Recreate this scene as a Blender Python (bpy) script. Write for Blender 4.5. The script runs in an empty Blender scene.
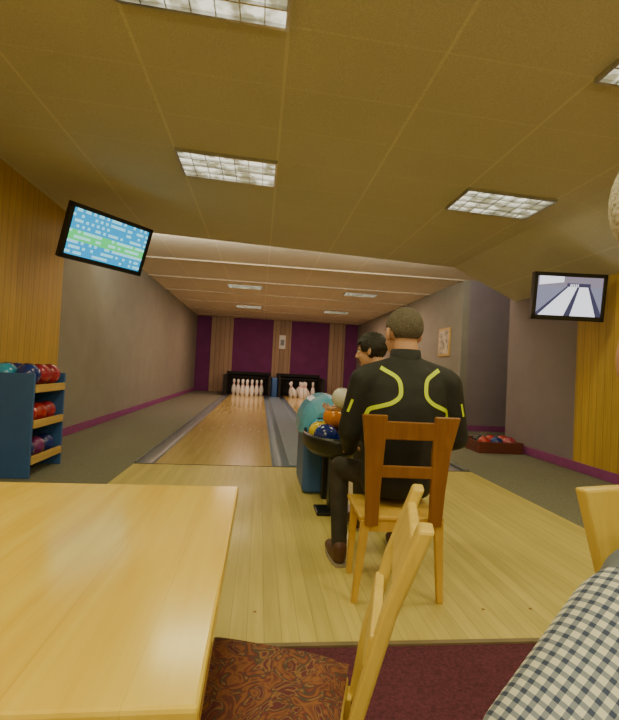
import bpy, bmesh, math, random
from mathutils import Vector, Matrix, Euler
from mathutils.bvhtree import BVHTree
random.seed(4)
S=bpy.context.scene
COL=S.collection

# ------------------------------------------------------------ materials
def newmat(name):
    m=bpy.data.materials.new(name); m.use_nodes=True
    nt=m.node_tree; b=nt.nodes['Principled BSDF']
    return m,nt,b
def N(nt,t,**k):
    n=nt.nodes.new(t)
    for a,v in k.items(): setattr(n,a,v)
    return n
def rgba(c): return (c[0],c[1],c[2],1)
def plain(name,c,rough=.5,metal=0,emit=None,es=0,var=.12,scale=8,bump=0,coat=0):
    m,nt,b=newmat(name); L=nt.links
    tc=N(nt,'ShaderNodeTexCoord'); no=N(nt,'ShaderNodeTexNoise'); no.inputs['Scale'].default_value=scale
    no.inputs['Detail'].default_value=4
    L.new(tc.outputs['Object'],no.inputs['Vector'])
    cr=N(nt,'ShaderNodeValToRGB')
    cr.color_ramp.elements[0].position=.3; cr.color_ramp.elements[1].position=.7
    cr.color_ramp.elements[0].color=rgba([x*(1-var) for x in c]); cr.color_ramp.elements[1].color=rgba([min(1,x*(1+var)) for x in c])
    L.new(no.outputs['Fac'],cr.inputs['Fac']); L.new(cr.outputs['Color'],b.inputs['Base Color'])
    b.inputs['Roughness'].default_value=rough; b.inputs['Metallic'].default_value=metal
    if coat: b.inputs['Coat Weight'].default_value=coat
    if bump:
        bp=N(nt,'ShaderNodeBump'); bp.inputs['Strength'].default_value=bump; bp.inputs['Distance'].default_value=.01
        L.new(no.outputs['Fac'],bp.inputs['Height']); L.new(bp.outputs['Normal'],b.inputs['Normal'])
    if emit:
        b.inputs['Emission Color'].default_value=rgba(emit); b.inputs['Emission Strength'].default_value=es
    return m
def math_(nt,op,a,b=None,c=None):
    n=N(nt,'ShaderNodeMath',operation=op)
    for i,v in enumerate((a,b,c)):
        if v is None: continue
        if isinstance(v,(int,float)): n.inputs[i].default_value=v
        else: nt.links.new(v,n.inputs[i])
    return n.outputs[0]
def wood(name,c1,c2,axis='Y',plank=0,paxis='X',rough=.3,sc=1.0,seam=.04,seamdark=.55,pvar=.25,coat=.0):
    m,nt,b=newmat(name); L=nt.links
    tc=N(nt,'ShaderNodeTexCoord'); mp=N(nt,'ShaderNodeMapping')
    s=[26*sc]*3; s['XYZ'.index(axis)]=1.6*sc
    mp.inputs['Scale'].default_value=s
    L.new(tc.outputs['Object'],mp.inputs['Vector'])
    no=N(nt,'ShaderNodeTexNoise'); no.inputs['Scale'].default_value=1; no.inputs['Detail'].default_value=6; no.inputs['Distortion'].default_value=.6
    L.new(mp.outputs['Vector'],no.inputs['Vector'])
    cr=N(nt,'ShaderNodeValToRGB'); cr.color_ramp.elements[0].position=.3; cr.color_ramp.elements[1].position=.7
    cr.color_ramp.elements[0].color=rgba(c1); cr.color_ramp.elements[1].color=rgba(c2)
    L.new(no.outputs['Fac'],cr.inputs['Fac']); out=cr.outputs['Color']
    if plank:
        sp=N(nt,'ShaderNodeSeparateXYZ'); L.new(tc.outputs['Object'],sp.inputs[0])
        q=math_(nt,'DIVIDE',sp.outputs[paxis],plank)
        fl=math_(nt,'FLOOR',q); fr=math_(nt,'FRACT',q)
        wn=N(nt,'ShaderNodeTexWhiteNoise',noise_dimensions='1D'); L.new(fl,wn.inputs['W'])
        br=math_(nt,'MULTIPLY_ADD',wn.outputs['Value'],pvar,1-pvar*.6)
        se=math_(nt,'LESS_THAN',fr,seam); sm=math_(nt,'MULTIPLY_ADD',se,seamdark-1,1)
        f=math_(nt,'MULTIPLY',br,sm)
        vm=N(nt,'ShaderNodeVectorMath',operation='SCALE'); L.new(out,vm.inputs[0]); L.new(f,vm.inputs['Scale']); out=vm.outputs[0]
    L.new(out,b.inputs['Base Color']); b.inputs['Roughness'].default_value=rough
    if coat: b.inputs['Coat Weight'].default_value=coat; b.inputs['Coat Roughness'].default_value=.12
    return m

M={}
M['table']=wood('table_beech',(.74,.48,.05),(.84,.61,.10),axis='Y',plank=.14,paxis='X',rough=.2,seam=.01,seamdark=.85,pvar=.12,coat=.3)
M['approach']=wood('approach_maple',(.56,.46,.13),(.67,.56,.18),axis='Y',plank=.075,paxis='X',rough=.45,seam=.05,seamdark=.72,pvar=.18,coat=.06)
M['lane']=wood('lane_maple',(.60,.45,.15),(.70,.55,.20),axis='Y',plank=.06,paxis='X',rough=.22,seam=.04,seamdark=.85,pvar=.1,coat=.4)
M['panel']=wood('wall_panel_pine',(.52,.33,.05),(.64,.42,.07),axis='Z',plank=.12,paxis='Y',rough=.45,seam=.07,seamdark=.6,pvar=.14)
M['chair_y']=wood('chair_beech',(.66,.46,.08),(.78,.57,.13),axis='Z',rough=.35)
M['chair_r']=wood('chair_back_shaded',(.25,.10,.025),(.34,.15,.04),axis='Z',rough=.35)  # reddish wood with the shade on the chair back put into its colour
M['leg_y']=wood('chair_leg_beech',(.60,.36,.06),(.70,.44,.09),axis='Z',rough=.35)
M['shelf']=wood('shelf_wood',(.6,.38,.1),(.7,.47,.15),axis='Y',rough=.4)
M['wall_l']=plain('plaster_grey',(.28,.265,.225),.8,var=.06,scale=3,bump=.1)
M['wall_r']=plain('plaster_mauve',(.26,.22,.25),.8,var=.06,scale=3,bump=.1)
M['wall_p']=plain('plaster_purple',(.16,.022,.14),.75,var=.15,scale=2)
M['pil']=wood('pilaster_stripes',(.34,.23,.14),(.42,.28,.18),axis='Z',plank=.2,paxis='X',rough=.6,seam=.15,seamdark=.6)
M['base_p']=plain('baseboard_purple',(.28,.06,.24),.5)
M['carpet_g']=plain('carpet_grey',(.19,.19,.145),.95,var=.4,scale=120,bump=.5)
M['carpet_p']=plain('carpet_maroon',(.10,.022,.045),.95,var=.4,scale=90,bump=.5)
M['gut']=plain('gutter_grey',(.17,.19,.22),.35,var=.1)
M['gutb']=plain('gutter_blue',(.17,.24,.32),.35,var=.1)
M['black']=plain('black_plastic',(.012,.012,.014),.35)
M['blk_m']=plain('black_matte',(.01,.01,.01),.8)
M['blue']=plain('blue_laminate',(.045,.13,.40),.4,var=.06)
M['cyan']=plain('cyan_plastic',(.10,.40,.70),.25,var=.06)
M['white']=plain('white_paint',(.8,.8,.78),.4,var=.03)
M['pin']=plain('pin_white',(.9,.88,.85),.25,var=.02)
M['red']=plain('pin_red',(.6,.02,.02),.3)
M['metal']=plain('aluminium',(.6,.6,.58),.3,metal=1)
M['skin']=plain('skin',(.58,.32,.21),.5,var=.08,scale=20)
M['lip']=plain('lip',(.42,.13,.11),.45)
M['eye']=plain('eye_white',(.8,.8,.78),.2)
M['hair_g']=plain('hair_greybrown',(.13,.11,.085),.85,var=.45,scale=160,bump=.6)
M['hair_k']=plain('hair_black',(.012,.009,.008),.5,var=.5,scale=70,bump=.9)
M['hair_w']=plain('hair_white',(.6,.58,.54),.7,var=.3,scale=90,bump=.9)
M['jacket']=plain('jacket_black',(.015,.016,.018),.7,var=.3,scale=14,bump=.3)
M['neon']=plain('neon_stripe',(.66,.84,.02),.5,var=.05)
M['trouser']=plain('trouser_dark',(.035,.028,.022),.8,var=.3,scale=12,bump=.3)
M['shoe']=plain('shoe_brown',(.10,.045,.03),.5)
M['sole']=plain('shoe_sole',(.35,.3,.25),.6)
M['grey_t']=plain('grey_trouser',(.3,.3,.3),.8,var=.2)
M['vest']=plain('vest_blue_grey',(.17,.20,.25),.8,var=.15,scale=30)
M['boy']=plain('dark_shirt',(.03,.03,.04),.7)
BC=[(.5,.02,.015),(.01,.03,.25),(.02,.02,.03),(.75,.25,.02),(.8,.6,.03),(.03,.3,.6),(.2,.03,.2),(.35,.02,.05)]
for i,c in enumerate(BC): M['ball%d'%i]=plain('bowling_ball_%d'%i,c,.12,var=.25,scale=12,coat=.5)
M['ballw']=plain('bowling_ball_pearl',(.65,.65,.62),.15,var=.15,coat=.5)

def ceiling_mat(name,c,px,py,ox,oy):
    m,nt,b=newmat(name); L=nt.links
    tc=N(nt,'ShaderNodeTexCoord'); sp=N(nt,'ShaderNodeSeparateXYZ'); L.new(tc.outputs['Object'],sp.inputs[0])
    def ln(o,off,p,w):
        q=math_(nt,'FRACT',math_(nt,'DIVIDE',math_(nt,'SUBTRACT',o,off-w/2),p))
        return math_(nt,'LESS_THAN',q,w/p)
    a=ln(sp.outputs['X'],ox,px,.022); c2=ln(sp.outputs['Y'],oy,py,.016)
    c2=math_(nt,'MULTIPLY',c2,.5)
    mx=math_(nt,'MAXIMUM',a,c2)
    no=N(nt,'ShaderNodeTexNoise'); no.inputs['Scale'].default_value=110; L.new(tc.outputs['Object'],no.inputs['Vector'])
    n2=N(nt,'ShaderNodeTexNoise'); n2.inputs['Scale'].default_value=1.2; L.new(tc.outputs['Object'],n2.inputs['Vector'])
    f=math_(nt,'ADD',math_(nt,'MULTIPLY_ADD',no.outputs['Fac'],.5,.62),math_(nt,'MULTIPLY',n2.outputs['Fac'],.15))
    f=math_(nt,'MULTIPLY',f,math_(nt,'MULTIPLY_ADD',mx,.16,1))
    vm=N(nt,'ShaderNodeVectorMath',operation='SCALE'); vm.inputs[0].default_value=c; L.new(f,vm.inputs['Scale'])
    L.new(vm.outputs[0],b.inputs['Base Color']); b.inputs['Roughness'].default_value=.9
    return m
M['ceil']=ceiling_mat('ceiling_tiles',(.66,.63,.46),.93,.54,.06,4.05)
M['ceil2']=ceiling_mat('ceiling_tiles_lane',(.82,.72,.58),.93,1.9,.06,7.2)

def fabric_mat():
    m,nt,b=newmat('seat_fabric'); L=nt.links
    tc=N(nt,'ShaderNodeTexCoord'); v=N(nt,'ShaderNodeTexNoise'); v.inputs['Scale'].default_value=15; v.inputs['Distortion'].default_value=2.5; v.inputs['Detail'].default_value=1
    L.new(tc.outputs['Object'],v.inputs['Vector'])
    cr=N(nt,'ShaderNodeValToRGB'); e=cr.color_ramp.elements; cr.color_ramp.interpolation='LINEAR'
    e[0].position=.3; e[0].color=(.13,.035,.03,1); e[1].position=.42; e[1].color=(.25,.10,.035,1)
    for p,c in ((.48,(.15,.03,.03,1)),(.54,(.06,.05,.04,1)),(.58,(.28,.13,.05,1)),(.63,(.11,.025,.035,1))):
        x=e.new(p); x.color=c
    L.new(v.outputs['Fac'],cr.inputs['Fac']); L.new(cr.outputs['Color'],b.inputs['Base Color']); b.inputs['Roughness'].default_value=.9
    return m
M['fabric']=fabric_mat()
def check_mat():
    m,nt,b=newmat('check_shirt'); L=nt.links
    tc=N(nt,'ShaderNodeTexCoord')
    def st(v,p,w):
        d=N(nt,'ShaderNodeVectorMath',operation='DOT_PRODUCT'); L.new(tc.outputs['Object'],d.inputs[0]); d.inputs[1].default_value=v
        return math_(nt,'LESS_THAN',math_(nt,'FRACT',math_(nt,'DIVIDE',d.outputs['Value'],p)),w)
    a=st((-.78,-.23,-.6),.0135,.42); c=st((.533,-.74,-.41),.0135,.42)
    s=math_(nt,'MULTIPLY',math_(nt,'ADD',a,c),.5)
    cr=N(nt,'ShaderNodeValToRGB'); cr.color_ramp.interpolation='CONSTANT'; e=cr.color_ramp.elements
    e[0].color=(.72,.72,.68,1); e[1].position=.3; e[1].color=(.24,.28,.38,1); x=e.new(.8); x.color=(.05,.07,.16,1)
    L.new(s,cr.inputs['Fac']); L.new(cr.outputs['Color'],b.inputs['Base Color']); b.inputs['Roughness'].default_value=.85
    return m
M['check']=check_mat()
def emis(name,c,s):
    m,nt,b=newmat(name); b.inputs['Base Color'].default_value=(0,0,0,1)
    b.inputs['Emission Color'].default_value=rgba(c); b.inputs['Emission Strength'].default_value=s; return m
def lamp_mat():
    m,nt,b=newmat('lamp_diffuser'); L=nt.links
    tc=N(nt,'ShaderNodeTexCoord'); no=N(nt,'ShaderNodeTexNoise'); no.inputs['Scale'].default_value=9
    L.new(tc.outputs['Object'],no.inputs['Vector'])
    cr=N(nt,'ShaderNodeValToRGB'); cr.color_ramp.elements[0].position=.42; cr.color_ramp.elements[1].position=.6
    cr.color_ramp.elements[0].color=(.28,.26,.15,1); cr.color_ramp.elements[1].color=(1,.96,.74,1)
    L.new(no.outputs['Fac'],cr.inputs['Fac']); L.new(cr.outputs['Color'],b.inputs['Emission Color'])
    b.inputs['Emission Strength'].default_value=1.5; b.inputs['Base Color'].default_value=(.3,.3,.25,1); return m
M['lamp']=lamp_mat()
def score_mat():
    m,nt,b=newmat('score_screen'); L=nt.links
    tc=N(nt,'ShaderNodeTexCoord'); sp=N(nt,'ShaderNodeSeparateXYZ'); L.new(tc.outputs['UV'],sp.inputs[0])
    u,v=sp.outputs['X'],sp.outputs['Y']
    row=math_(nt,'FRACT',math_(nt,'MULTIPLY',v,9)); rowm=math_(nt,'GREATER_THAN',row,.45)
    mp=N(nt,'ShaderNodeMapping'); mp.inputs['Scale'].default_value=(30,9,1); L.new(tc.outputs['UV'],mp.inputs['Vector'])
    fl=N(nt,'ShaderNodeVectorMath',operation='FLOOR'); L.new(mp.outputs[0],fl.inputs[0])
    wn=N(nt,'ShaderNodeTexWhiteNoise',noise_dimensions='2D'); L.new(fl.outputs[0],wn.inputs['Vector'])
    txt=math_(nt,'MULTIPLY',math_(nt,'GREATER_THAN',wn.outputs['Value'],.45),rowm)
    g=math_(nt,'MULTIPLY',math_(nt,'GREATER_THAN',v,.33),math_(nt,'LESS_THAN',v,.56))
    mx=N(nt,'ShaderNodeMixRGB'); mx.inputs[1].default_value=(.005,.30,.58,1); mx.inputs[2].default_value=(.05,.6,.15,1); L.new(g,mx.inputs[0])
    m2=N(nt,'ShaderNodeMixRGB'); L.new(mx.outputs[0],m2.inputs[1]); m2.inputs[2].default_value=(.4,.9,.95,1)
    L.new(math_(nt,'MULTIPLY',txt,.65),m2.inputs[0])
    L.new(m2.outputs[0],b.inputs['Emission Color']); b.inputs['Emission Strength'].default_value=1.6; b.inputs['Base Color'].default_value=(0,0,0,1)
    return m
M['score']=score_mat()

# ------------------------------------------------------------ mesh helpers
def empty(name,loc=(0,0,0),rz=0):
    e=bpy.data.objects.new(name,None); e.location=loc; e.rotation_euler=(0,0,rz); e.empty_display_size=.1; COL.objects.link(e); return e
def fin(bm,name,mats,parent=None,smooth=False,bevel=0,seg=2,recalc=True):
    if recalc: bmesh.ops.recalc_face_normals(bm,faces=bm.faces)
    me=bpy.data.meshes.new(name); bm.to_mesh(me); bm.free()
    if not isinstance(mats,(list,tuple)): mats=[mats]
    for m in mats: me.materials.append(m)
    if smooth:
        for p in me.polygons: p.use_smooth=True
    o=bpy.data.objects.new(name,me); COL.objects.link(o)
    if parent: o.parent=parent
    if bevel:
        b=o.modifiers.new('bevel','BEVEL'); b.width=bevel; b.segments=seg; b.limit_method='ANGLE'
    return o
def box(bm,x0,x1,y0,y1,z0,z1,mi=0):
    v=[bm.verts.new(p) for p in ((x0,y0,z0),(x1,y0,z0),(x1,y1,z0),(x0,y1,z0),(x0,y0,z1),(x1,y0,z1),(x1,y1,z1),(x0,y1,z1))]
    for f in ((0,3,2,1),(4,5,6,7),(0,1,5,4),(1,2,6,5),(2,3,7,6),(3,0,4,7)):
        bm.faces.new([v[i] for i in f]).material_index=mi
def boxo(name,x0,x1,y0,y1,z0,z1,m,parent=None,bevel=0):
    bm=bmesh.new(); box(bm,x0,x1,y0,y1,z0,z1); return fin(bm,name,m,parent,bevel=bevel)
def beam(bm,pts,mi=0):
    """pts: list of (x,y,z,w,d) rectangular cross-sections lofted"""
    rings=[]
    for x,y,z,w,d in pts:
        rings.append([bm.verts.new((x+sx*w/2,y+sy*d/2,z)) for sx,sy in ((-1,-1),(1,-1),(1,1),(-1,1))])
    for a,b in zip(rings,rings[1:]):
        for i in range(4): bm.faces.new((a[i],a[(i+1)%4],b[(i+1)%4],b[i])).material_index=mi
    bm.faces.new(rings[0][::-1]).material_index=mi; bm.faces.new(rings[-1]).material_index=mi
def loft(bm,rings,n=20,mi=0):
    """rings: (cx,cy,cz,rx,ry)"""
    R=[]
    for cx,cy,cz,rx,ry in rings:
        R.append([bm.verts.new((cx+rx*math.cos(2*math.pi*i/n),cy+ry*math.sin(2*math.pi*i/n),cz)) for i in range(n)])
    for a,b in zip(R,R[1:]):
        for i in range(n): bm.faces.new((a[i],a[(i+1)%n],b[(i+1)%n],b[i])).material_index=mi
    bm.faces.new(R[0][::-1]).material_index=mi; bm.faces.new(R[-1]).material_index=mi
def ell(bm,c,r,rot=None,seg=20,mi=0):
    mat=Matrix.Translation(c)@(rot.to_matrix().to_4x4() if rot else Matrix.Identity(4))@Matrix.Diagonal((r[0],r[1],r[2],1))
    g=bmesh.ops.create_uvsphere(bm,u_segments=seg,v_segments=seg//2+2,radius=1,matrix=mat)
    fs=set(f for v in g['verts'] for f in v.link_faces)
    for f in fs: f.material_index=mi
    return g['verts']
def cap(bm,p1,r1,p2,r2,n=14,mi=0):
    p1=Vector(p1);p2=Vector(p2); ax=(p2-p1); L=ax.length; q=Vector((0,0,1)).rotation_difference(ax.normalized())
    T=Matrix.Translation(p1)@q.to_matrix().to_4x4()
    rings=[]
    k=4
    for i in range(1,k+1):
        a=math.pi/2*i/k; rings.append((-r1*math.cos(a),r1*math.sin(a)))
    for i in range(k):
        a=math.pi/2*i/k; rings.append((L+r2*math.sin(a),r2*math.cos(a)))
    V=[[bm.verts.new(T@Vector((r*math.cos(2*math.pi*j/n),r*math.sin(2*math.pi*j/n),z))) for j in range(n)] for z,r in rings]
    for a,b in zip(V,V[1:]):
        for j in range(n): bm.faces.new((a[j],a[(j+1)%n],b[(j+1)%n],b[j])).material_index=mi
    t0=bm.verts.new(T@Vector((0,0,-r1))); t1=bm.verts.new(T@Vector((0,0,L+r2)))
    for j in range(n):
        bm.faces.new((t0,V[0][(j+1)%n],V[0][j])).material_index=mi; bm.faces.new((t1,V[-1][j],V[-1][(j+1)%n])).material_index=mi
def chain(bm,pts):
    for a,b in zip(pts,pts[1:]): cap(bm,a[:3],a[3],b[:3],b[3])
def organic(bm,name,m,parent,voxel=.012,it=6):
    o=fin(bm,name,m,parent,smooth=True)
    r=o.modifiers.new('remesh','REMESH'); r.mode='VOXEL'; r.voxel_size=voxel; r.use_smooth_shade=True
    s=o.modifiers.new('smooth','SMOOTH'); s.iterations=it; s.factor=.5
    return o
def lathe(bm,prof,c=(0,0,0),n=20):
    """prof (r,z,mi)"""
    prev=None
    for r,z,mi in prof:
        if r<=1e-5: cur=[bm.verts.new((c[0],c[1],c[2]+z))]
        else: cur=[bm.verts.new((c[0]+r*math.cos(2*math.pi*i/n),c[1]+r*math.sin(2*math.pi*i/n),c[2]+z)) for i in range(n)]
        if prev:
            for i in range(n):
                if len(prev)==1 and len(cur)>1: f=bm.faces.new((prev[0],cur[i],cur[(i+1)%n]))
                elif len(cur)==1: f=bm.faces.new((prev[i],prev[(i+1)%n],cur[0]))
                else: f=bm.faces.new((prev[i],prev[(i+1)%n],cur[(i+1)%n],cur[i]))
                f.material_index=mi
        prev=cur
def ball(name,c,r,m,parent):
    bm=bmesh.new(); ell(bm,c,(r,r,r),seg=28)
    for dx,dz in ((-.2,.93),(.05,.95),(-.07,.88)):
        d=Vector((dx,-.25,dz)).normalized()
        ell(bm,Vector(c)+d*r*.985,(r*.11,r*.11,r*.03),seg=8,mi=1)
    return fin(bm,name,[m,M['black']],parent,smooth=True)

# ------------------------------------------------------------ room shell
XL,XR=-2.8,4.2; YB=-3.0; YF=19.5
YS=6.95  # ceiling step
def cz(x): # front ceiling height
    return 3.16-(x-XL)*.034 if x<3.1 else 2.96-(x-3.1)*.45
# floors
boxo('floor',XL,XR,YB,1.86,-.1,-.005,M['carpet_p'])
boxo('floor_carpet_left',XL,-1.35,1.86,YF,-.1,-.005,M['carpet_g'])
bm=bmesh.new(); box(bm,2.62,XR,1.86,YF,-.1,-.005); box(bm,XR,5.7,7.1,9.1,-.1,-.005)
fin(bm,'floor_carpet_right',M['carpet_g'])
boxo('floor_approach',-1.35,2.62,1.86,5.15,-.1,0,M['approach'])
boxo('trim_approach_edge',-1.35,2.62,1.835,1.86,-.1,.004,plain('trim_alu',(.22,.17,.1),.5))
boxo('floor_under_lanes',-1.35,2.62,5.15,YF,-.2,-.11,M['blk_m'])
boxo('trim_foul_line',-1.35,2.62,5.14,5.165,-.02,.002,M['blk_m'])
def gutter(name,x0,x1,m,e):
    bm=bmesh.new(); n=10; R=[]
    for y in (5.166,18.6):
        row=[]
        for i in range(n+1):
            t=i/n; x=x0+(x1-x0)*t; z=-.085*math.sin(math.pi*t)**.7+ -.004
            row.append(bm.verts.new((x,y,z)))
        R.append(row)
    for i in range(n): bm.faces.new((R[0][i],R[0][i+1],R[1][i+1],R[1][i]))
    o=fin(bm,name,m,e,smooth=True,recalc=False); return o
e=empty('bowling_lane'); boxo('lane_bed',-1.13,.2,5.166,18.6,-.11,0,M['lane'],e)
gutter('gutter_1',-1.33,-1.13,M['gut'],e); gutter('gutter_2',.2,.40,M['gutb'],e)
boxo('outer_cap',-1.35,-1.33,5.166,17.1,-.1,.02,M['gut'],e)
boxo('lane_divider',.40,.79,5.166,17.1,-.1,.02,M['gutb'],e,bevel=.01)
e=empty('bowling_lane'); boxo('lane_bed',1.0,2.33,5.166,18.6,-.11,0,M['lane'],e)
gutter('gutter_1',.80,1.0,M['gutb'],e); gutter('gutter_2',2.33,2.53,M['gut'],e)
boxo('outer_cap',2.53,2.61,5.166,17.1,-.1,.02,M['gut'],e)
# lane arrows / approach dots
bm=bmesh.new()
for cx in (-.465,1.665):
    for k in range(-3,4):
        x=cx+k*.17; y=8.6-abs(k)*.25
        vs=[bm.verts.new(p) for p in ((x-.02,y,.002),(x+.02,y,.002),(x,y+.2,.002))]; bm.faces.new(vs)
    for k in range(-2,3):
        for y in (2.1,):
            x=cx+k*.25
            bm.faces.new([bm.verts.new((x+.008*math.cos(a*math.pi/4),y+.008*math.sin(a*math.pi/4),.002)) for a in range(8)])
fin(bm,'lane_markers',M['chair_r'])
# walls
boxo('wall_left',XL-.15,XL,YB,YF,-.1,3.4,M['wall_l'])
bm=bmesh.new(); box(bm,XR,XR+.15,YB,7.1,-.1,3.4); fin(bm,'wall_right',M['wall_r'])
bm=bmesh.new(); box(bm,XR+.15,5.7,6.95,7.1,-.1,3.4); box(bm,5.7,5.85,6.95,9.25,-.1,3.4); box(bm,4.45,5.7,9.1,9.25,-.1,3.4); fin(bm,'wall_alcove',M['wall_r'])
boxo('wall_right_lane',4.3,4.45,9.1,YF,-.1,3.4,M['wall_l'])
boxo('wall_back',XL-.15,4.45,YF,YF+.15,-.1,3.4,M['wall_p'])
boxo('wall_rear',XL-.15,XR+.15,YB-.15,YB,-.1,3.4,M['wall_l'])
boxo('wall_panel_left',XL,XL+.03,YB,6.4,.0,cz(XL)-.0,M['panel'])
boxo('wall_panel_right',XR-.03,XR,YB,5.42,.1,2.5,M['panel'])
boxo('baseboard_left',XL,XL+.02,6.4,YF,0,.12,M['base_p'])
boxo('baseboard_right',XR-.035,XR,YB,7.1,0,.12,M['base_p'])
boxo('baseboard_lane_right',4.28,4.3,9.1,YF,0,.12,M['base_p'])
boxo('baseboard_alcove',4.3,5.7,9.08,9.1,0,.12,M['base_p'])
# ceiling
bm=bmesh.new(); xs=[XL-.1,3.1,XR+.1]
b0=[bm.verts.new((x,YB,cz(x))) for x in xs]; b1=[bm.verts.new((x,YS,cz(x))) for x in xs]
t0=[bm.verts.new((x,YB,3.42)) for x in xs]; t1=[bm.verts.new((x,YS,3.42)) for x in xs]
for i in range(2):
    bm.faces.new((b0[i],b0[i+1],b1[i+1],b1[i])); bm.faces.new((t0[i],t1[i],t1[i+1],t0[i+1]))
    bm.faces.new((b1[i],b1[i+1],t1[i+1],t1[i])); bm.faces.new((b0[i],t0[i],t0[i+1],b0[i+1]))
bm.faces.new((b0[0],b1[0],t1[0],t0[0])); bm.faces.new((b0[2],t0[2],t1[2],b1[2]))
fin(bm,'ceiling',M['ceil'])
boxo('ceiling_lane',XL-.1,5.8,YS,YF+.1,3.26,3.42,M['ceil2'])
bm=bmesh.new()
for k in range(1,7):
    y=7.2+1.9*k; box(bm,XL,4.3,y-.02,y+.02,3.235,3.26)
fin(bm,'trim_ceiling_ribs',plain('rib_beige',(.6,.5,.38),.7))

# pilasters
for i,(a,b) in enumerate(((-2.18,-1.24),(.5,1.3),(3.0,3.72))):
    boxo('trim_pilaster_%d'%(i+1),a,b,YF-.06,YF,0,3.26,M['pil'])
e=empty('wall_sign'); boxo('sign_board',.78,1.06,YF-.08,YF-.06,2.0,2.6,M['white'],e); boxo('sign_mark',.84,1.0,YF-.085,YF-.08,2.15,2.4,M['gut'],e)
def pit(cx):
    e=empty('pinsetter'); x0,x1=cx-.92,cx+.92
    bm=bmesh.new(); box(bm,x0,x0+.09,17.2,YF-.06,.01,.8); box(bm,x1-.09,x1,17.2,YF-.06,.01,.8)
    box(bm,x0,x1,19.2,YF-.06,0.01,.85); box(bm,x0,x1,18.9,YF-.06,.8,.92)
    fin(bm,'kickbacks',M['blk_m'],e)
    boxo('sweep_bar',x0+.1,x1-.1,18.8,18.85,.66,.74,M['blk_m'],e)
    return e
pit(-.465); pit(1.665)
boxo('ball_lift_hood',.48,.72,17.4,18.4,-.05,.75,M['blue'],bevel=.04)
PIN=[(0,0,0),(.045,0,0),(.05,.01,0),(.072,.09,0),(.078,.14,0),(.072,.2,0),(.05,.28,0),(.034,.32,0),(.032,.335,1),(.031,.35,0),(.031,.362,1),(.033,.378,0),(.04,.41,0),(.042,.435,0),(.036,.462,0),(.02,.48,0),(0,.486,0)]
def pins(cx,y0,fallen=False):
    bm=bmesh.new()
    for r in range(4):
        for k in range(r+1):
            if fallen and (r,k) in ((3,0),): continue
            x=cx+(k-r/2)*.37; y=y0+r*.32
            before=set(bm.verts)
            lathe(bm,[(a*1.25,z*1.3,mi) for a,z,mi in PIN],(x,y,0.002),16)
            if fallen and (r+k)%3==1:
                nv=[v for v in bm.verts if v not in before]
                bmesh.ops.rotate(bm,verts=nv,cent=(x,y,0),matrix=Matrix.Rotation(.45*(1 if k%2 else -1),3,'Y'))
                bmesh.ops.translate(bm,verts=nv,vec=(0,0,.025))
    return fin(bm,'bowling_pins',[M['pin'],M['red']],smooth=True)
pins(-.465,17.2); pins(1.665,17.2,True)

# ------------------------------------------------------------ lights
def fixture(x0,x1,y0,y1,power,col=(1,.92,.50),zf=cz,drop=.03):
    e=empty('ceiling_light')
    def z(x): return zf(x)
    bm=bmesh.new()
    def sl(xa,xb,ya,yb,dz0,dz1):
        v=[bm.verts.new(p) for p in ((xa,ya,z(xa)-dz0),(xb,ya,z(xb)-dz0),(xb,yb,z(xb)-dz0),(xa,yb,z(xa)-dz0),(xa,ya,z(xa)-dz1),(xb,ya,z(xb)-dz1),(xb,yb,z(xb)-dz1),(xa,yb,z(xa)-dz1))]
        for f in ((0,3,2,1),(4,5,6,7),(0,1,5,4),(1,2,6,5),(2,3,7,6),(3,0,4,7)): bm.faces.new([v[i] for i in f])
    t=.018
    sl(x0,x1,y0,y0+t,drop,0); sl(x0,x1,y1-t,y1,drop,0); sl(x0,x0+t,y0+t,y1-t,drop,0); sl(x1-t,x1,y0+t,y1-t,drop,0)
    n=max(3,int((x1-x0)/.12))
    for i in range(1,n):
        x=x0+(x1-x0)*i/n; sl(x-.003,x+.003,y0+t,y1-t,drop-.003,.008)
    for i in (1,2,3):
        y=y0+(y1-y0)*i/4; sl(x0+t,x1-t,y-.006,y+.006,drop-.003,.008)
    fin(bm,'louvre',M['metal'],e)
    bm=bmesh.new(); sl(x0+t,x1-t,y0+t,y1-t,.007,.001); fin(bm,'diffuser',M['lamp'],e)
    ld=bpy.data.lights.new('tube','AREA'); ld.shape='RECTANGLE'; ld.size=x1-x0-.04; ld.size_y=y1-y0-.04; ld.energy=power; ld.color=col
    lo=bpy.data.objects.new('tube',ld); COL.objects.link(lo); lo.parent=e
    xm=(x0+x1)/2; lo.location=(xm,(y0+y1)/2,z(xm)-drop-.03)
for xa in (-.87,1.92):
    fixture(xa,xa+.93,4.05,4.59,16); fixture(xa,xa+.93,1.89,2.43,19); fixture(xa,xa+.93,-.27,.27,31)
fixture(-.87,.06,-2.4,-1.86,24)
fz=lambda x:3.26
for xa in (-.95,2.15):
    fixture(xa,xa+.9,15.3,15.8,58,(1,.62,.42),fz)
    fixture(xa,xa+.9,11.5,11.9,48,(1,.66,.45),fz)
def fill_pendant(x,y,z,strength,r=.13):  # added fill globes, unseen behind the camera, to brighten the ceiling
    e=empty('added_fill_lamp')
    m=emis('fill_globe_glow',(1,.90,.46),strength)
    bm=bmesh.new(); ell(bm,(x,y,z),(r,r,r),seg=24); fin(bm,'globe',m,e,smooth=True)
    bm=bmesh.new(); cap(bm,(x,y,z+r),.008,(x,y,cz(x)-.012),.008); lathe(bm,[(.0,r+.05,0),(.04,r+.04,0),(.05,r-.03,0),(.0,r-.03,0)],(x,y,z)); fin(bm,'cord',M['black'],e,smooth=True)
fill_pendant(-1.9,-1.2,2.0,64); fill_pendant(2.6,-1.0,2.0,64); fill_pendant(.5,-1.6,2.0,53)
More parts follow.
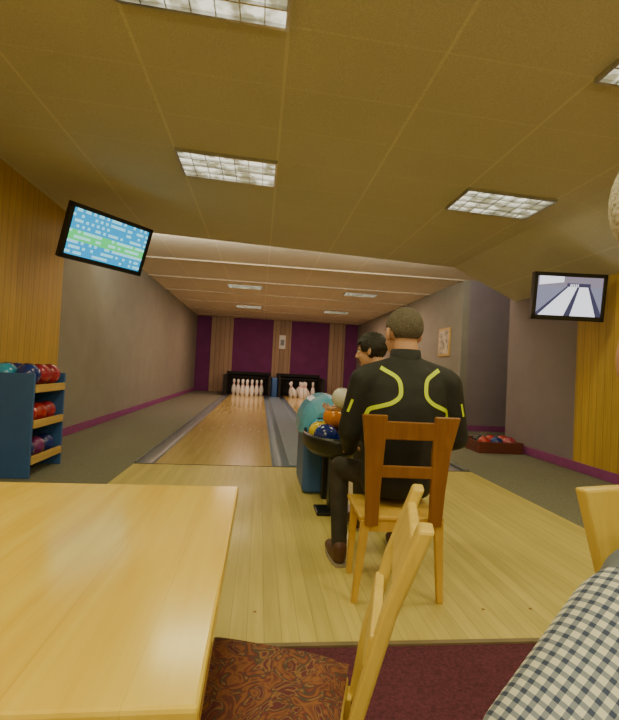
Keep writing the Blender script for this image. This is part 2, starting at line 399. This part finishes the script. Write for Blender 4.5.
e=empty('cove_light'); bm=bmesh.new(); cap(bm,(XL+.3,YS+.05,3.225),.015,(3.9,YS+.05,3.225),.015); fin(bm,'tube_body',M['white'],e,smooth=True)
for sx in (-1.0,2.2):
    ld=bpy.data.lights.new('cove','AREA'); ld.shape='RECTANGLE'; ld.size=2.8; ld.size_y=.05; ld.energy=56; ld.color=(1,.94,.74)
    lo=bpy.data.objects.new('cove',ld); COL.objects.link(lo); lo.parent=e; lo.location=(sx,YS+.09,3.17)
    lo.rotation_euler=Vector((0,-.9,-.42)).to_track_quat('Z','Y').to_euler()
w=bpy.data.worlds.new('world'); S.world=w; w.use_nodes=True
w.node_tree.nodes['Background'].inputs[0].default_value=(.9,.75,.5,1); w.node_tree.nodes['Background'].inputs[1].default_value=.1

# ------------------------------------------------------------ tvs
def tv(name,c,wdir,tilt,wd,ht,screenmat,kind,mount):
    W=Vector(wdir).normalized(); Nn=W.cross(Vector((0,0,1))).normalized()
    Nn=Nn*math.cos(tilt)+Vector((0,0,-1))*math.sin(tilt); Nn.normalize(); H=Nn.cross(W)*1
    if H.z<0: H=-H
    T=Matrix((( W.x,H.x,Nn.x,c[0]),(W.y,H.y,Nn.y,c[1]),(W.z,H.z,Nn.z,c[2]),(0,0,0,1)))
    e=empty(name); e.matrix_world=T
    bm=bmesh.new(); f=.045
    box(bm,-wd/2,wd/2,-ht/2,ht/2,-.06,-.005)
    box(bm,-wd/2,wd/2,ht/2-f,ht/2,-.005,.012); box(bm,-wd/2,wd/2,-ht/2,-ht/2+f*1.2,-.005,.012)
    box(bm,-wd/2,-wd/2+f,-ht/2,ht/2,-.005,.012); box(bm,wd/2-f,wd/2,-ht/2,ht/2,-.005,.012)
    box(bm,-.2,.2,-.15,.15,-.1,-.06)
    fin(bm,'housing',M['black'],e,bevel=.004)
    bm=bmesh.new(); uv=bm.loops.layers.uv.new('UVMap'); a,b=wd/2-f,ht/2-f
    v=[bm.verts.new(p) for p in ((-a,-b-.0,.001),(a,-b,.001),(a,b,.001),(-a,b,.001))]; fc=bm.faces.new(v)
    for l,t in zip(fc.loops,((0,0),(1,0),(1,1),(0,1))): l[uv].uv=t
    fin(bm,'screen',screenmat,e,recalc=False)
    if kind:
        def q(n,pts,m,z):
            bm=bmesh.new(); bm.faces.new([bm.verts.new((x*a,y*b,z)) for x,y in pts]); fin(bm,n,m,e,recalc=False)
        W1=emis('scr_white',(.9,.9,1),1.5); G=emis('scr_grey',(.3,.3,.42),1); D=emis('scr_dark',(.06,.06,.12),1); MM=emis('scr_mid',(.33,.28,.36),1)
        q('img_wall',((-1,.5),(1,.5),(1,1),(-1,1)),MM,.002)
        q('img_wall_light',((-.95,.55),(-.2,.72),(-.2,1),(-.95,1)),W1,.003)
        q('img_lane_a',((-.95,-1),(-.15,-1),(.22,.5),(-.05,.5)),W1,.002)
        q('img_gutter_a',((-.15,-1),(.05,-1),(.29,.5),(.22,.5)),D,.002)
        q('img_lane_b',((.05,-1),(.85,-1),(.55,.5),(.29,.5)),W1,.002)
        q('img_gutter_b',((.85,-1),(1,-1),(1,-.8),(.62,.5),(.55,.5)),D,.002)
        q('img_gutter_c',((-1,-1),(-.95,-1),(-.05,.5),(-.12,.5),(-1,-.85)),D,.002)
        q('img_pit',((-.1,.5),(.62,.5),(.62,.68),(-.1,.68)),D,.004)
        for i in range(5): q('img_pin_%d'%i,tuple((.0+i*.055+dx,.5+dy) for dx,dy in ((0,0),(.03,0),(.03,.14),(0,.14))),W1,.005)
    Ti=T.inverted(); back=T@Vector((0,0,-.1))
    bm=bmesh.new(); cap(bm,Ti@back,.022,Ti@Vector(mount),.022)
    fin(bm,'wall_arm',M['black'],e,smooth=True)
    return e
tv('hanging_tv',(-1.80,5.27,2.50),(.63,.82,0),math.radians(20),1.03,.60,M['score'],False,(-2.775,6.6,2.68))
tv('hanging_tv',(3.58,4.81,2.16),(.9939,-.1106,0),math.radians(6),.86,.555,emis('scr_base',(.3,.3,.42),1),True,(4.17,5.55,2.2))

# framed picture
e=empty('framed_picture')
boxo('frame',4.27,4.3,9.65,10.27,1.62,2.28,M['shelf'],e)
boxo('print',4.262,4.27,9.7,10.22,1.67,2.23,plain('print',(.5,.45,.35),.6,var=.6,scale=7),e)

# ------------------------------------------------------------ ball rack
e=empty('bowling_ball_rack')
x0,x1,y0,y1=-2.74,-2.1,4.4,5.08
bm=bmesh.new()
box(bm,x0,x1,y0,y0+.03,-.003,.98); box(bm,x0,x1,y1-.03,y1,-.003,.98); box(bm,x0,x0+.03,y0+.03,y1-.03,0,.98)
fin(bm,'side_panels',M['blue'],e,bevel=.004)
bm=bmesh.new()
for z in (.12,.46,.80): box(bm,x0+.03,x1+.01,y0+.03,y1-.03,z,z+.025); box(bm,x1-.02,x1+.01,y0+.03,y1-.03,z+.025,z+.075)
fin(bm,'shelves',M['shelf'],e,bevel=.003)
k=0
for z in (.145,.485):
    for iy in range(3):
        for ix in range(2):
            ball('ball_%d'%k,(x1-.13-ix*.22,y0+.14+iy*.2,z+.1),.099,M['ball%d'%[1,2,6,0,1,7,0,1,0,7,7,1][k%12]],e); k+=1
for iy in range(3):
    for ix in range(3):
        ball('ball_%d'%k,(x1-.12-ix*.205,y0+.13+iy*.21,.94+.025),.108,M['ball%d'%[1,5,1,7,1,1,7,2,1][(k-12)%9]],e); k+=1

# ball box on the right
e=empty('ball_storage_tray')
bm=bmesh.new(); X0,X1,Y0,Y1=3.4,4.13,6.45,6.9
box(bm,X0,X1,Y0,Y1,-.004,.03); box(bm,X0,X1,Y0,Y0+.03,.03,.17); box(bm,X0,X1,Y1-.03,Y1,.03,.2); box(bm,X0,X0+.03,Y0+.03,Y1-.03,.03,.17); box(bm,X1-.03,X1,Y0+.03,Y1-.03,.03,.17)
fin(bm,'tray',plain('tray_red_brown',(.16,.04,.025),.5),e,bevel=.005)
for i in range(3):
    for j in range(2):
        ball('ball_%d'%(i*2+j),(X0+.15+i*.21,Y0+.13+j*.19,.15),.093,M['ball%d'%[0,2,1,0,7,0][i*2+j]],e)

# ------------------------------------------------------------ ball return
e=empty('ball_return')
bm=bmesh.new(); box(bm,.44,.84,4.05,4.75,0,.60); fin(bm,'pedestal',M['blue'],e,bevel=.05,seg=4)
bm=bmesh.new(); n=14; R=[]
for y,sx,sz in ((3.95,.6,.62),(4.0,.9,.93),(4.12,1,1),(4.5,1,1),(4.72,.93,.85),(4.8,.7,.5)):
    row=[]
    for i in range(n+1):
        a=math.pi*i/n; row.append(bm.verts.new((.64+.25*sx*math.cos(a),y,.56+.36*sz*math.sin(a)**.8)))
    R.append(row)
for a,b in zip(R,R[1:]):
    for i in range(n): bm.faces.new((a[i],a[i+1],b[i+1],b[i]))
    bm.faces.new((a[0],b[0],b[n],a[n]))
bm.faces.new(R[0]); bm.faces.new(R[-1][::-1]); fin(bm,'hood',M['cyan'],e,smooth=False,bevel=.01)
boxo('hood_mouth',.54,.74,3.935,3.95,.60,.72,M['black'],e,bevel=.03)
bm=bmesh.new(); n=40; prof=[(0,-.07),(.75,-.07),(.95,-.04),(1.0,.02),(1.04,.05),(1.07,.02),(1.05,-.06),(.8,-.12),(0,-.12)]
rows=[]
for r,z in prof:
    rows.append([bm.verts.new((.66+.25*r*math.cos(2*math.pi*i/n)*(1 if r else 0),3.74+.42*r*math.sin(2*math.pi*i/n),.58+z)) for i in range(n)])
for a,b in zip(rows,rows[1:]):
    for i in range(n): bm.faces.new((a[i],a[(i+1)%n],b[(i+1)%n],b[i]))
bmesh.ops.remove_doubles(bm,verts=bm.verts,dist=.0005)
fin(bm,'tray',M['black'],e,smooth=True)
bm=bmesh.new(); box(bm,.60,.72,3.5,3.62,0,.47); box(bm,.60,.72,3.9,4.0,0,.47); box(bm,.5,.82,3.45,3.67,0,.03); fin(bm,'stand',M['black'],e,bevel=.01)
bc=[(.56,3.56,1),(.74,3.50,1),(.54,3.76,4),(.75,3.72,6),(.56,3.96,5),(.75,3.93,1)]
for i,(x,y,c) in enumerate(bc): ball('ball_%d'%i,(x,y,.615),.1,M['ball%d'%c],e)
ball('ball_top',(.645,3.66,.76),.1,M['ball3'],e)

# ------------------------------------------------------------ table
e=empty('dining_table')
boxo('table_top',-1.95,-.05,.53,1.49,.71,.75,M['table'],e,bevel=.006)
bm=bmesh.new(); box(bm,-1.85,-.13,.62,.65,.62,.71); box(bm,-1.85,-.13,1.37,1.40,.62,.71); box(bm,-.16,-.13,.65,1.37,.62,.71); box(bm,-1.85,-1.82,.65,1.37,.62,.71)
fin(bm,'apron',M['leg_y'],e)
for i,(x,y) in enumerate(((-.145,1.385),(-.145,.635),(-1.83,1.385),(-1.83,.635))):
    bm=bmesh.new(); beam(bm,[(x,y,-.005,.045,.045),(x,y,.71,.065,.065)]); fin(bm,'leg_%d'%(i+1),M['leg_y'],e,bevel=.004)

# ------------------------------------------------------------ chairs
def chair(loc,rz,backm,legm,cushion=True,hw=.215,pw=1.0,topz=.95,lean=.0,sw=0):
    e=empty('dining_chair',loc,rz); sw=sw or hw
    for i,s in enumerate((-1,1)):
        bm=bmesh.new(); beam(bm,[(s*(hw+.005),-.155,0,.03,.03),(s*(hw-.03),-.185,.42,.045,.035)])
        fin(bm,'rear_leg_%d'%(i+1),legm,e,bevel=.004)
        k=(topz-.40)/.55
        bm=bmesh.new(); beam(bm,[(s*(hw-.055*pw),-.205,.40,.065*pw,.026),(s*(hw-.052*pw),-.215-lean*.2,.40+.18*k,.075*pw,.026),(s*(hw-.048*pw),-.235-lean*.6,.40+.38*k,.095*pw,.026),(s*(hw-.035*pw),-.265-lean,topz,.125*pw,.026)])
        fin(bm,'back_post_%d'%(i+1),backm,e,bevel=.006)
        bm=bmesh.new(); beam(bm,[(s*(hw-.025),.165,0,.028,.028),(s*(hw-.04),.165,.42,.042,.042)])
        fin(bm,'front_leg_%d'%(i+1),legm,e,bevel=.004)
    bm=bmesh.new(); w=hw-.05*pw
    def rail(za,zb,ya,yb):
        v=[bm.verts.new(p) for p in ((-w,ya-.01,za),(w,ya-.01,za),(w,ya+.01,za),(-w,ya+.01,za),(-w,yb-.01,zb),(w,yb-.01,zb),(w,yb+.01,zb),(-w,yb+.01,zb))]
        for f in ((0,3,2,1),(4,5,6,7),(0,1,5,4),(1,2,6,5),(2,3,7,6),(3,0,4,7)): bm.faces.new([v[i] for i in f])
    rail(topz-.12,topz-.03,-.243-lean*.65,-.258-lean*.9); rail(.64,.70,-.222-lean*.3,-.227-lean*.4)
    fin(bm,'back_rails',backm,e,bevel=.005)
    bm=bmesh.new(); box(bm,-hw,hw,-.19,.20,.415,.44); fin(bm,'seat',legm,e,bevel=.008)
    bm=bmesh.new(); box(bm,-hw+.04,hw-.04,-.18,-.16,.36,.415); box(bm,-hw+.05,hw-.05,.155,.175,.36,.415); box(bm,-hw+.03,-hw+.05,-.16,.155,.36,.415); box(bm,hw-.05,hw-.03,-.16,.155,.36,.415)
    fin(bm,'seat_apron',legm,e)
    if cushion:
        bm=bmesh.new(); n=12; R=[]
        for j in range(n+1):
            row=[]
            for i in range(n+1):
                u=i/n*2-1; v=j/n*2-1
                z=.442+.04*(1-abs(u)**5)**.5*(1-abs(v)**5)**.5
                row.append(bm.verts.new((u*(sw+.003),.008+v*.195,z)))
            R.append(row)
        for j in range(n):
            for i in range(n): bm.faces.new((R[j][i],R[j][i+1],R[j+1][i+1],R[j+1][i]))
        o=fin(bm,'seat_cushion',M['fabric'],e,smooth=True,recalc=False); 
    return e
chair((.75,2.33,0),math.radians(-2),M['chair_r'],M['leg_y'],cushion=False)
chair((.02,.95,-.005),math.radians(72.5),M['chair_y'],M['chair_y'],hw=.15,pw=.42,topz=.90,lean=.065,sw=.18)
chair((.93,.60,-.005),math.radians(180+14),M['chair_y'],M['chair_y'],cushion=False)

# ------------------------------------------------------------ people helpers
def head(parent,c,yaw,hairm,style='short',s=1.0,pitch=0):
    e=empty('head'); e.parent=parent; e.location=c; e.rotation_euler=Euler((pitch,0,yaw)); e.scale=(s,s,s)
    bm=bmesh.new()
    ell(bm,(0,-.012,.03),(.077,.096,.09)); ell(bm,(0,.028,-.03),(.063,.066,.085)); ell(bm,(0,.055,-.098),(.03,.03,.024))
    cap(bm,(0,.088,.015),.009,(0,.112,-.028),.013); ell(bm,(.013,.098,-.034),(.009,.011,.008)); ell(bm,(-.013,.098,-.034),(.009,.011,.008))
    ell(bm,(.033,.078,.028),(.024,.012,.008)); ell(bm,(-.033,.078,.028),(.024,.012,.008))
    ell(bm,(.035,.06,-.03),(.022,.025,.022)); ell(bm,(-.035,.06,-.03),(.022,.025,.022))
    for sx in (-1,1):
        ell(bm,(sx*.083,-.008,-.002),(.011,.021,.034),Euler((.15,0,sx*.45)))
    cap(bm,(0,-.025,-.05),.058,(0,-.045,-.17),.062)
    organic(bm,'face_skin',M['skin'],e,.006,4)
    bm=bmesh.new()
    for sx in (-1,1):
        ell(bm,(sx*.031,.083,.008),(.013,.010,.008),mi=0,seg=12); ell(bm,(sx*.031,.0915,.008),(.005,.003,.005),mi=1,seg=10)
    fin(bm,'eyes',[M['eye'],M['black']],e,smooth=True)
    bm=bmesh.new(); ell(bm,(0,.09,-.062),(.024,.008,.005)); ell(bm,(0,.089,-.070),(.02,.008,.006)); fin(bm,'lips',M['lip'],e,smooth=True)
    bm=bmesh.new()
    for sx in (-1,1): ell(bm,(sx*.034,.088,.034),(.018,.005,.004),Euler((0,-sx*.1,0)),seg=10)
    fin(bm,'eyebrows',hairm,e,smooth=True)
    bm=bmesh.new(); R=(.083,.103,.096) if style=='short' else (.094,.113,.108)
    vs=ell(bm,(0,-.016,.036),R,seg=48)
    rm=[]
    for v in bm.verts:
        x,y,z=v.co
        if style=='short': cut=(y>.045 and z<.085-(.0 if abs(x)<.06 else .02)) or (y>-.03 and z<.01+ (y+.03)*.4) or z<-.045
        else: cut=(y>.06 and z<.055) or (y>.01 and z<-.005) or z<-.085
        if cut: rm.append(v)
        else:
            d=(v.co-Vector((0,-.016,.036))).normalized(); k=math.sin(x*190+z*90)*math.cos(y*160+z*120)
            v.co+=d*(.0015+k*(.0004 if style=='short' else .006))
            if style=='short' and z<-.0: v.co-=d*min(.012,(-z)*.25)
    bmesh.ops.delete(bm,geom=rm,context='VERTS')
    o=fin(bm,'hair',hairm,e,smooth=True); so=o.modifiers.new('s','SOLIDIFY'); so.thickness=.012; so.offset=-1
    return e
def hand(parent,wrist,d,up,curl=.5,side=1,s=1.0,name='hand'):
    d=Vector(d).normalized(); up=(Vector(up)-d*Vector(up).dot(d)).normalized(); r=d.cross(up)*side; w=Vector(wrist)
    P=lambda a,b,c:w+(d*a+r*b+up*c)*s
    bm=bmesh.new()
    for b_ in (-.03,-.01,.01,.03): cap(bm,P(.0,b_*.6,0),.016*s,P(.085-abs(b_+.0)*.15,b_,0),.0125*s)
    for b_,L in ((-.032,.058),(-.011,.072),(.011,.078),(.032,.07)):
        p=P(.085-abs(b_)*.15,b_,0); ang=curl*.6; rad=.0095
        for seg in (.45,.32,.25):
            q=p+(d*math.cos(ang)-up*math.sin(ang))*L*seg*s*1.05+r*b_*.06
            cap(bm,p,rad*s,q,(rad-.0008)*s,n=10); p=q; ang+=curl; rad-=.0008
    p=P(.02,.028,-.005); q=P(.055,.055,-.015); t=P(.085,.06,-.025)
    cap(bm,p,.014*s,q,.011*s,n=10); cap(bm,q,.011*s,t,.009*s,n=10)
    return organic(bm,name,M['skin'],parent,.004,2)
def shoe(parent,heel,toe,name):
    h=Vector(heel);t=Vector(toe); d=(t-h).normalized()
    bm=bmesh.new(); cap(bm,h+Vector((0,0,.045)),.042,h+d*.13+Vector((0,0,.04)),.042); cap(bm,h+d*.13+Vector((0,0,.04)),.042,t-d*.04+Vector((0,0,.034)),.034); cap(bm,h+Vector((0,0,.05)),.042,h+Vector((0,0,.1)),.045)
    organic(bm,name,M['shoe'],parent,.007,3)
    bm=bmesh.new(); sd=Vector((-d.y,d.x,0)); pr=[(-.045,.03),(0,.042),(.13,.045),(.2,.036),(.265,.0)]
    L=(t-h).length/.27
    pts=[(h+d*a*L+sd*b) for a,b in pr]+[(h+d*a*L-sd*b) for a,b in pr[::-1][1:]]
    lo=[bm.verts.new((p.x,p.y,.001)) for p in pts]; hi=[bm.verts.new((p.x,p.y,.018)) for p in pts]
    bm.faces.new(lo[::-1]); bm.faces.new(hi)
    for i in range(len(lo)): j=(i+1)%len(lo); bm.faces.new((lo[i],lo[j],hi[j],hi[i]))
    fin(bm,name+'_sole',M['sole'],parent)

# ------------------------------------------------------------ seated man
e=empty('seated_man'); mx=.815
bm=bmesh.new()
loft(bm,[(mx-.02,2.42,.47,.18,.12),(mx-.02,2.41,.54,.21,.14),(mx-.015,2.40,.70,.215,.145),(mx-.01,2.385,.85,.22,.145),(mx,2.38,.98,.235,.14),(mx,2.385,1.09,.235,.125),(mx,2.395,1.17,.19,.105),(mx,2.41,1.225,.10,.085),(mx,2.42,1.265,.075,.072)])
cap(bm,(mx-.06,2.40,1.185),.065,(mx-.215,2.40,1.115),.085); cap(bm,(mx+.06,2.40,1.185),.065,(mx+.225,2.40,1.115),.085)
chain(bm,[(mx-.235,2.40,1.10,.085),(mx-.295,2.44,.82,.07),(.58,2.70,.68,.05)])
chain(bm,[(mx+.245,2.40,1.10,.085),(mx+.325,2.43,.80,.07),(1.0,2.70,.68,.05)])
jk=organic(bm,'jacket',M['jacket'],e,.012,6)
bm=bmesh.new(); n=28; R=[]
for z,rx in ((1.225,.092),(1.285,.083),(1.29,.077),(1.235,.075)):
    R.append([bm.verts.new((mx+rx*math.cos(2*math.pi*i/n),2.42+rx*math.sin(2*math.pi*i/n),z)) for i in range(n)])
for a,b in zip(R,R[1:]):
    for i in range(n): bm.faces.new((a[i],a[(i+1)%n],b[(i+1)%n],b[i]))
fin(bm,'collar',M['jacket'],e,smooth=True)
bm=bmesh.new()
loft(bm,[(mx-.02,2.42,.466,.16,.11),(mx-.02,2.42,.53,.20,.14),(mx-.02,2.42,.60,.195,.13)])
chain(bm,[(mx-.11,2.46,.55,.085),(.54,2.80,.54,.064),(.525,2.62,.11,.048)])
chain(bm,[(mx+.09,2.46,.55,.085),(.98,2.80,.54,.064),(.93,2.76,.11,.048)])
organic(bm,'trousers',M['trouser'],e,.012,5)
shoe(e,(.525,2.60,0),(.50,2.86,0),'shoe_1'); shoe(e,(.93,2.74,0),(.95,3.0,0),'shoe_2')
head(e,(mx-.005,2.47,1.375),math.radians(12),M['hair_g'],'short',1.2,math.radians(-4))
hand(e,(.585,2.72,.675),(.15,.95,-.15),(-.2,0,1),.35,1,name='hand_1'); hand(e,(.995,2.72,.675),(-.15,.95,-.15),(.2,0,1),.35,-1,name='hand_2')
dg=bpy.context.evaluated_depsgraph_get(); dg.update()
bvh=BVHTree.FromObject(jk,dg)
def ribbon(path,wd,name):
    pts=[]; P=[Vector((x,0,z)) for x,z in path]
    for a,b in zip(P,P[1:]):
        n=max(2,int((b-a).length/.01))
        for i in range(n): pts.append(a.lerp(b,i/n))
    pts.append(P[-1])
    for _ in range(6): pts=[pts[0]]+[(pts[i-1]+pts[i]*2+pts[i+1])/4 for i in range(1,len(pts)-1)]+[pts[-1]]
    bm=bmesh.new(); rows=[]
    for i,p in enumerate(pts):
        t=(pts[min(i+1,len(pts)-1)]-pts[max(i-1,0)]).normalized(); s=Vector((t.z,0,-t.x))
        row=[]
        for k in (-1,-.33,.33,1):
            q=p+s*wd/2*k; h=bvh.ray_cast(Vector((q.x,1.8,q.z)),Vector((0,1,0)),1.0)
            if h[0] is None: row=None; break
            row.append(bm.verts.new(h[0]+h[1]*.003))
        if row: rows.append(row)
    for a,b in zip(rows,rows[1:]):
        for k in range(3): bm.faces.new((a[k],a[k+1],b[k+1],b[k]))
    fin(bm,name,M['neon'],e,smooth=True,recalc=False)
for s,nm in ((-1,'stripe_left'),(1,'stripe_right')):
    ribbon([(mx+s*.165,1.18),(mx+s*.08,1.13),(mx+s*.068,1.09),(mx+s*.068,1.03),(mx+s*.11,.995),(mx+s*.225,.955),(mx+s*.232,.91)] ,.022,nm)
for s,nm in ((-1,'cuff_stripe_left'),(1,'cuff_stripe_right')):
    ribbon([(mx+s*.305,1.0),(mx+s*.325,.93)],.012,nm)

# ------------------------------------------------------------ boy standing at ball return
e=empty('standing_boy'); bx,by=.86,3.2
bm=bmesh.new()
loft(bm,[(bx,by,.62,.13,.09),(bx,by,.7,.145,.1),(bx,by,.85,.14,.095),(bx-.01,by,.98,.16,.095),(bx-.02,by,1.06,.15,.085),(bx-.03,by,1.11,.09,.07),(bx-.04,by,1.15,.05,.05)])
chain(bm,[(bx-.16,by,1.03,.055),(.69,3.17,.86,.042),(.64,3.18,.86,.04)]); chain(bm,[(bx+.14,by,1.03,.055),(bx+.2,by+.03,.8,.042),(bx+.15,by+.2,.7,.034)])
organic(bm,'shirt',M['boy'],e,.01,5)
bm=bmesh.new(); loft(bm,[(bx,by,.60,.12,.09),(bx,by,.68,.14,.1),(bx,by,.74,.14,.095)])
chain(bm,[(bx-.075,by,.62,.075),(bx-.085,by+.02,.36,.052),(bx-.085,by,.1,.04)]); chain(bm,[(bx+.075,by,.62,.075),(bx+.085,by+.02,.36,.052),(bx+.085,by,.1,.04)])
organic(bm,'trousers',M['trouser'],e,.01,5)
shoe(e,(bx-.085,by-.02,0),(bx-.12,by+.2,0),'shoe_1'); shoe(e,(bx+.085,by-.02,0),(bx+.1,by+.2,0),'shoe_2')
bm=bmesh.new(); cap(bm,(.66,3.175,.86),.034,(.60,3.2,.875),.026); organic(bm,'forearm',M['skin'],e,.006,2)
hand(e,(.60,3.2,.875),(-.6,.4,-.1),(0,.2,-1),.55,1,s=.9,name='hand_1'); hand(e,(bx+.15,by+.22,.69),(-.2,.9,-.3),(.8,0,.4),.4,1,s=.9,name='hand_2')
ball('held_ball',(.605,3.17,.955),.075,M['ballw'],e)
head(e,(.80,3.16,1.305),math.radians(62),M['hair_k'],'long',.98,math.radians(-8))

# ------------------------------------------------------------ neighbour in check shirt (right edge)
e=empty('seated_neighbour_man')
bm=bmesh.new()
loft(bm,[(.82,.60,.47,.17,.13),(.81,.60,.54,.19,.15),(.78,.58,.68,.19,.15),(.74,.56,.80,.20,.14),(.71,.54,.88,.18,.125),(.69,.53,.95,.12,.10),(.67,.52,1.02,.075,.075)])
cap(bm,(.64,.53,.92),.06,(.51,.50,.85),.08); cap(bm,(.74,.55,.94),.06,(.86,.58,.88),.078)
chain(bm,[(.495,.495,.835,.092),(.34,.45,.715,.085),(.40,.22,.60,.055)]); chain(bm,[(.88,.58,.87,.08),(.97,.50,.67,.062),(.80,.22,.58,.045)])
organic(bm,'check_shirt',M['check'],e,.01,6)
bm=bmesh.new()
loft(bm,[(.81,.60,.56,.205,.165),(.78,.58,.68,.205,.165),(.74,.56,.80,.215,.155),(.71,.54,.88,.195,.14),(.69,.53,.955,.13,.112),(.68,.525,.99,.095,.09)])
cap(bm,(.64,.53,.925),.07,(.545,.505,.865),.095); cap(bm,(.74,.55,.945),.07,(.84,.575,.89),.09)
organic(bm,'vest',M['vest'],e,.01,5)
bm=bmesh.new(); n=28; R=[]
for z,r in ((.96,.115),(1.03,.085),(1.035,.078),(.99,.085)):
    R.append([bm.verts.new((.675+r*math.cos(2*math.pi*i/n),.522+r*math.sin(2*math.pi*i/n),z)) for i in range(n)])
for a,b in zip(R,R[1:]):
    for i in range(n): bm.faces.new((a[i],a[(i+1)%n],b[(i+1)%n],b[i]))
fin(bm,'collar',plain('collar_blue_grey',(.25,.29,.36),.8),e,smooth=True)
bm=bmesh.new(); loft(bm,[(.82,.60,.464,.15,.12),(.82,.60,.54,.19,.15),(.81,.60,.60,.19,.15)])
chain(bm,[(.73,.56,.55,.085),(.66,.16,.54,.065),(.64,.18,.11,.05)]); chain(bm,[(.90,.56,.55,.085),(.88,.16,.54,.065),(.90,.18,.11,.05)])
organic(bm,'trousers',M['grey_t'],e,.012,5)
shoe(e,(.64,.20,0),(.60,-.06,0),'shoe_1'); shoe(e,(.90,.20,0),(.92,-.06,0),'shoe_2')
head(e,(.545,.47,1.36),math.radians(192),M['hair_w'],'short',1.05)
bm=bmesh.new(); cap(bm,(.565,.49,1.23),.06,(.67,.52,1.0),.065); organic(bm,'neck',M['skin'],e,.008,3)
hand(e,(.405,.20,.595),(.3,-.9,-.1),(0,0,1),.35,-1,name='hand_1'); hand(e,(.79,.20,.575),(-.3,-.9,-.1),(0,0,1),.35,1,name='hand_2')

# ------------------------------------------------------------ camera
yaw,pitch,roll=math.radians(6.35),math.radians(1.24),math.radians(2.86)
F=Vector((math.sin(yaw)*math.cos(pitch),math.cos(yaw)*math.cos(pitch),math.sin(pitch)))
R0=Vector((math.cos(yaw),-math.sin(yaw),0)); U0=R0.cross(F)
R_=R0*math.cos(roll)+U0*math.sin(roll); U_=U0*math.cos(roll)-R0*math.sin(roll)
cd=bpy.data.cameras.new('camera'); co=bpy.data.objects.new('camera',cd); COL.objects.link(co)
cd.sensor_width=36; cd.lens=22; cd.clip_start=.02
co.matrix_world=Matrix(((R_.x,U_.x,-F.x,0),(R_.y,U_.y,-F.y,0),(R_.z,U_.z,-F.z,1.15),(0,0,0,1)))
S.camera=co
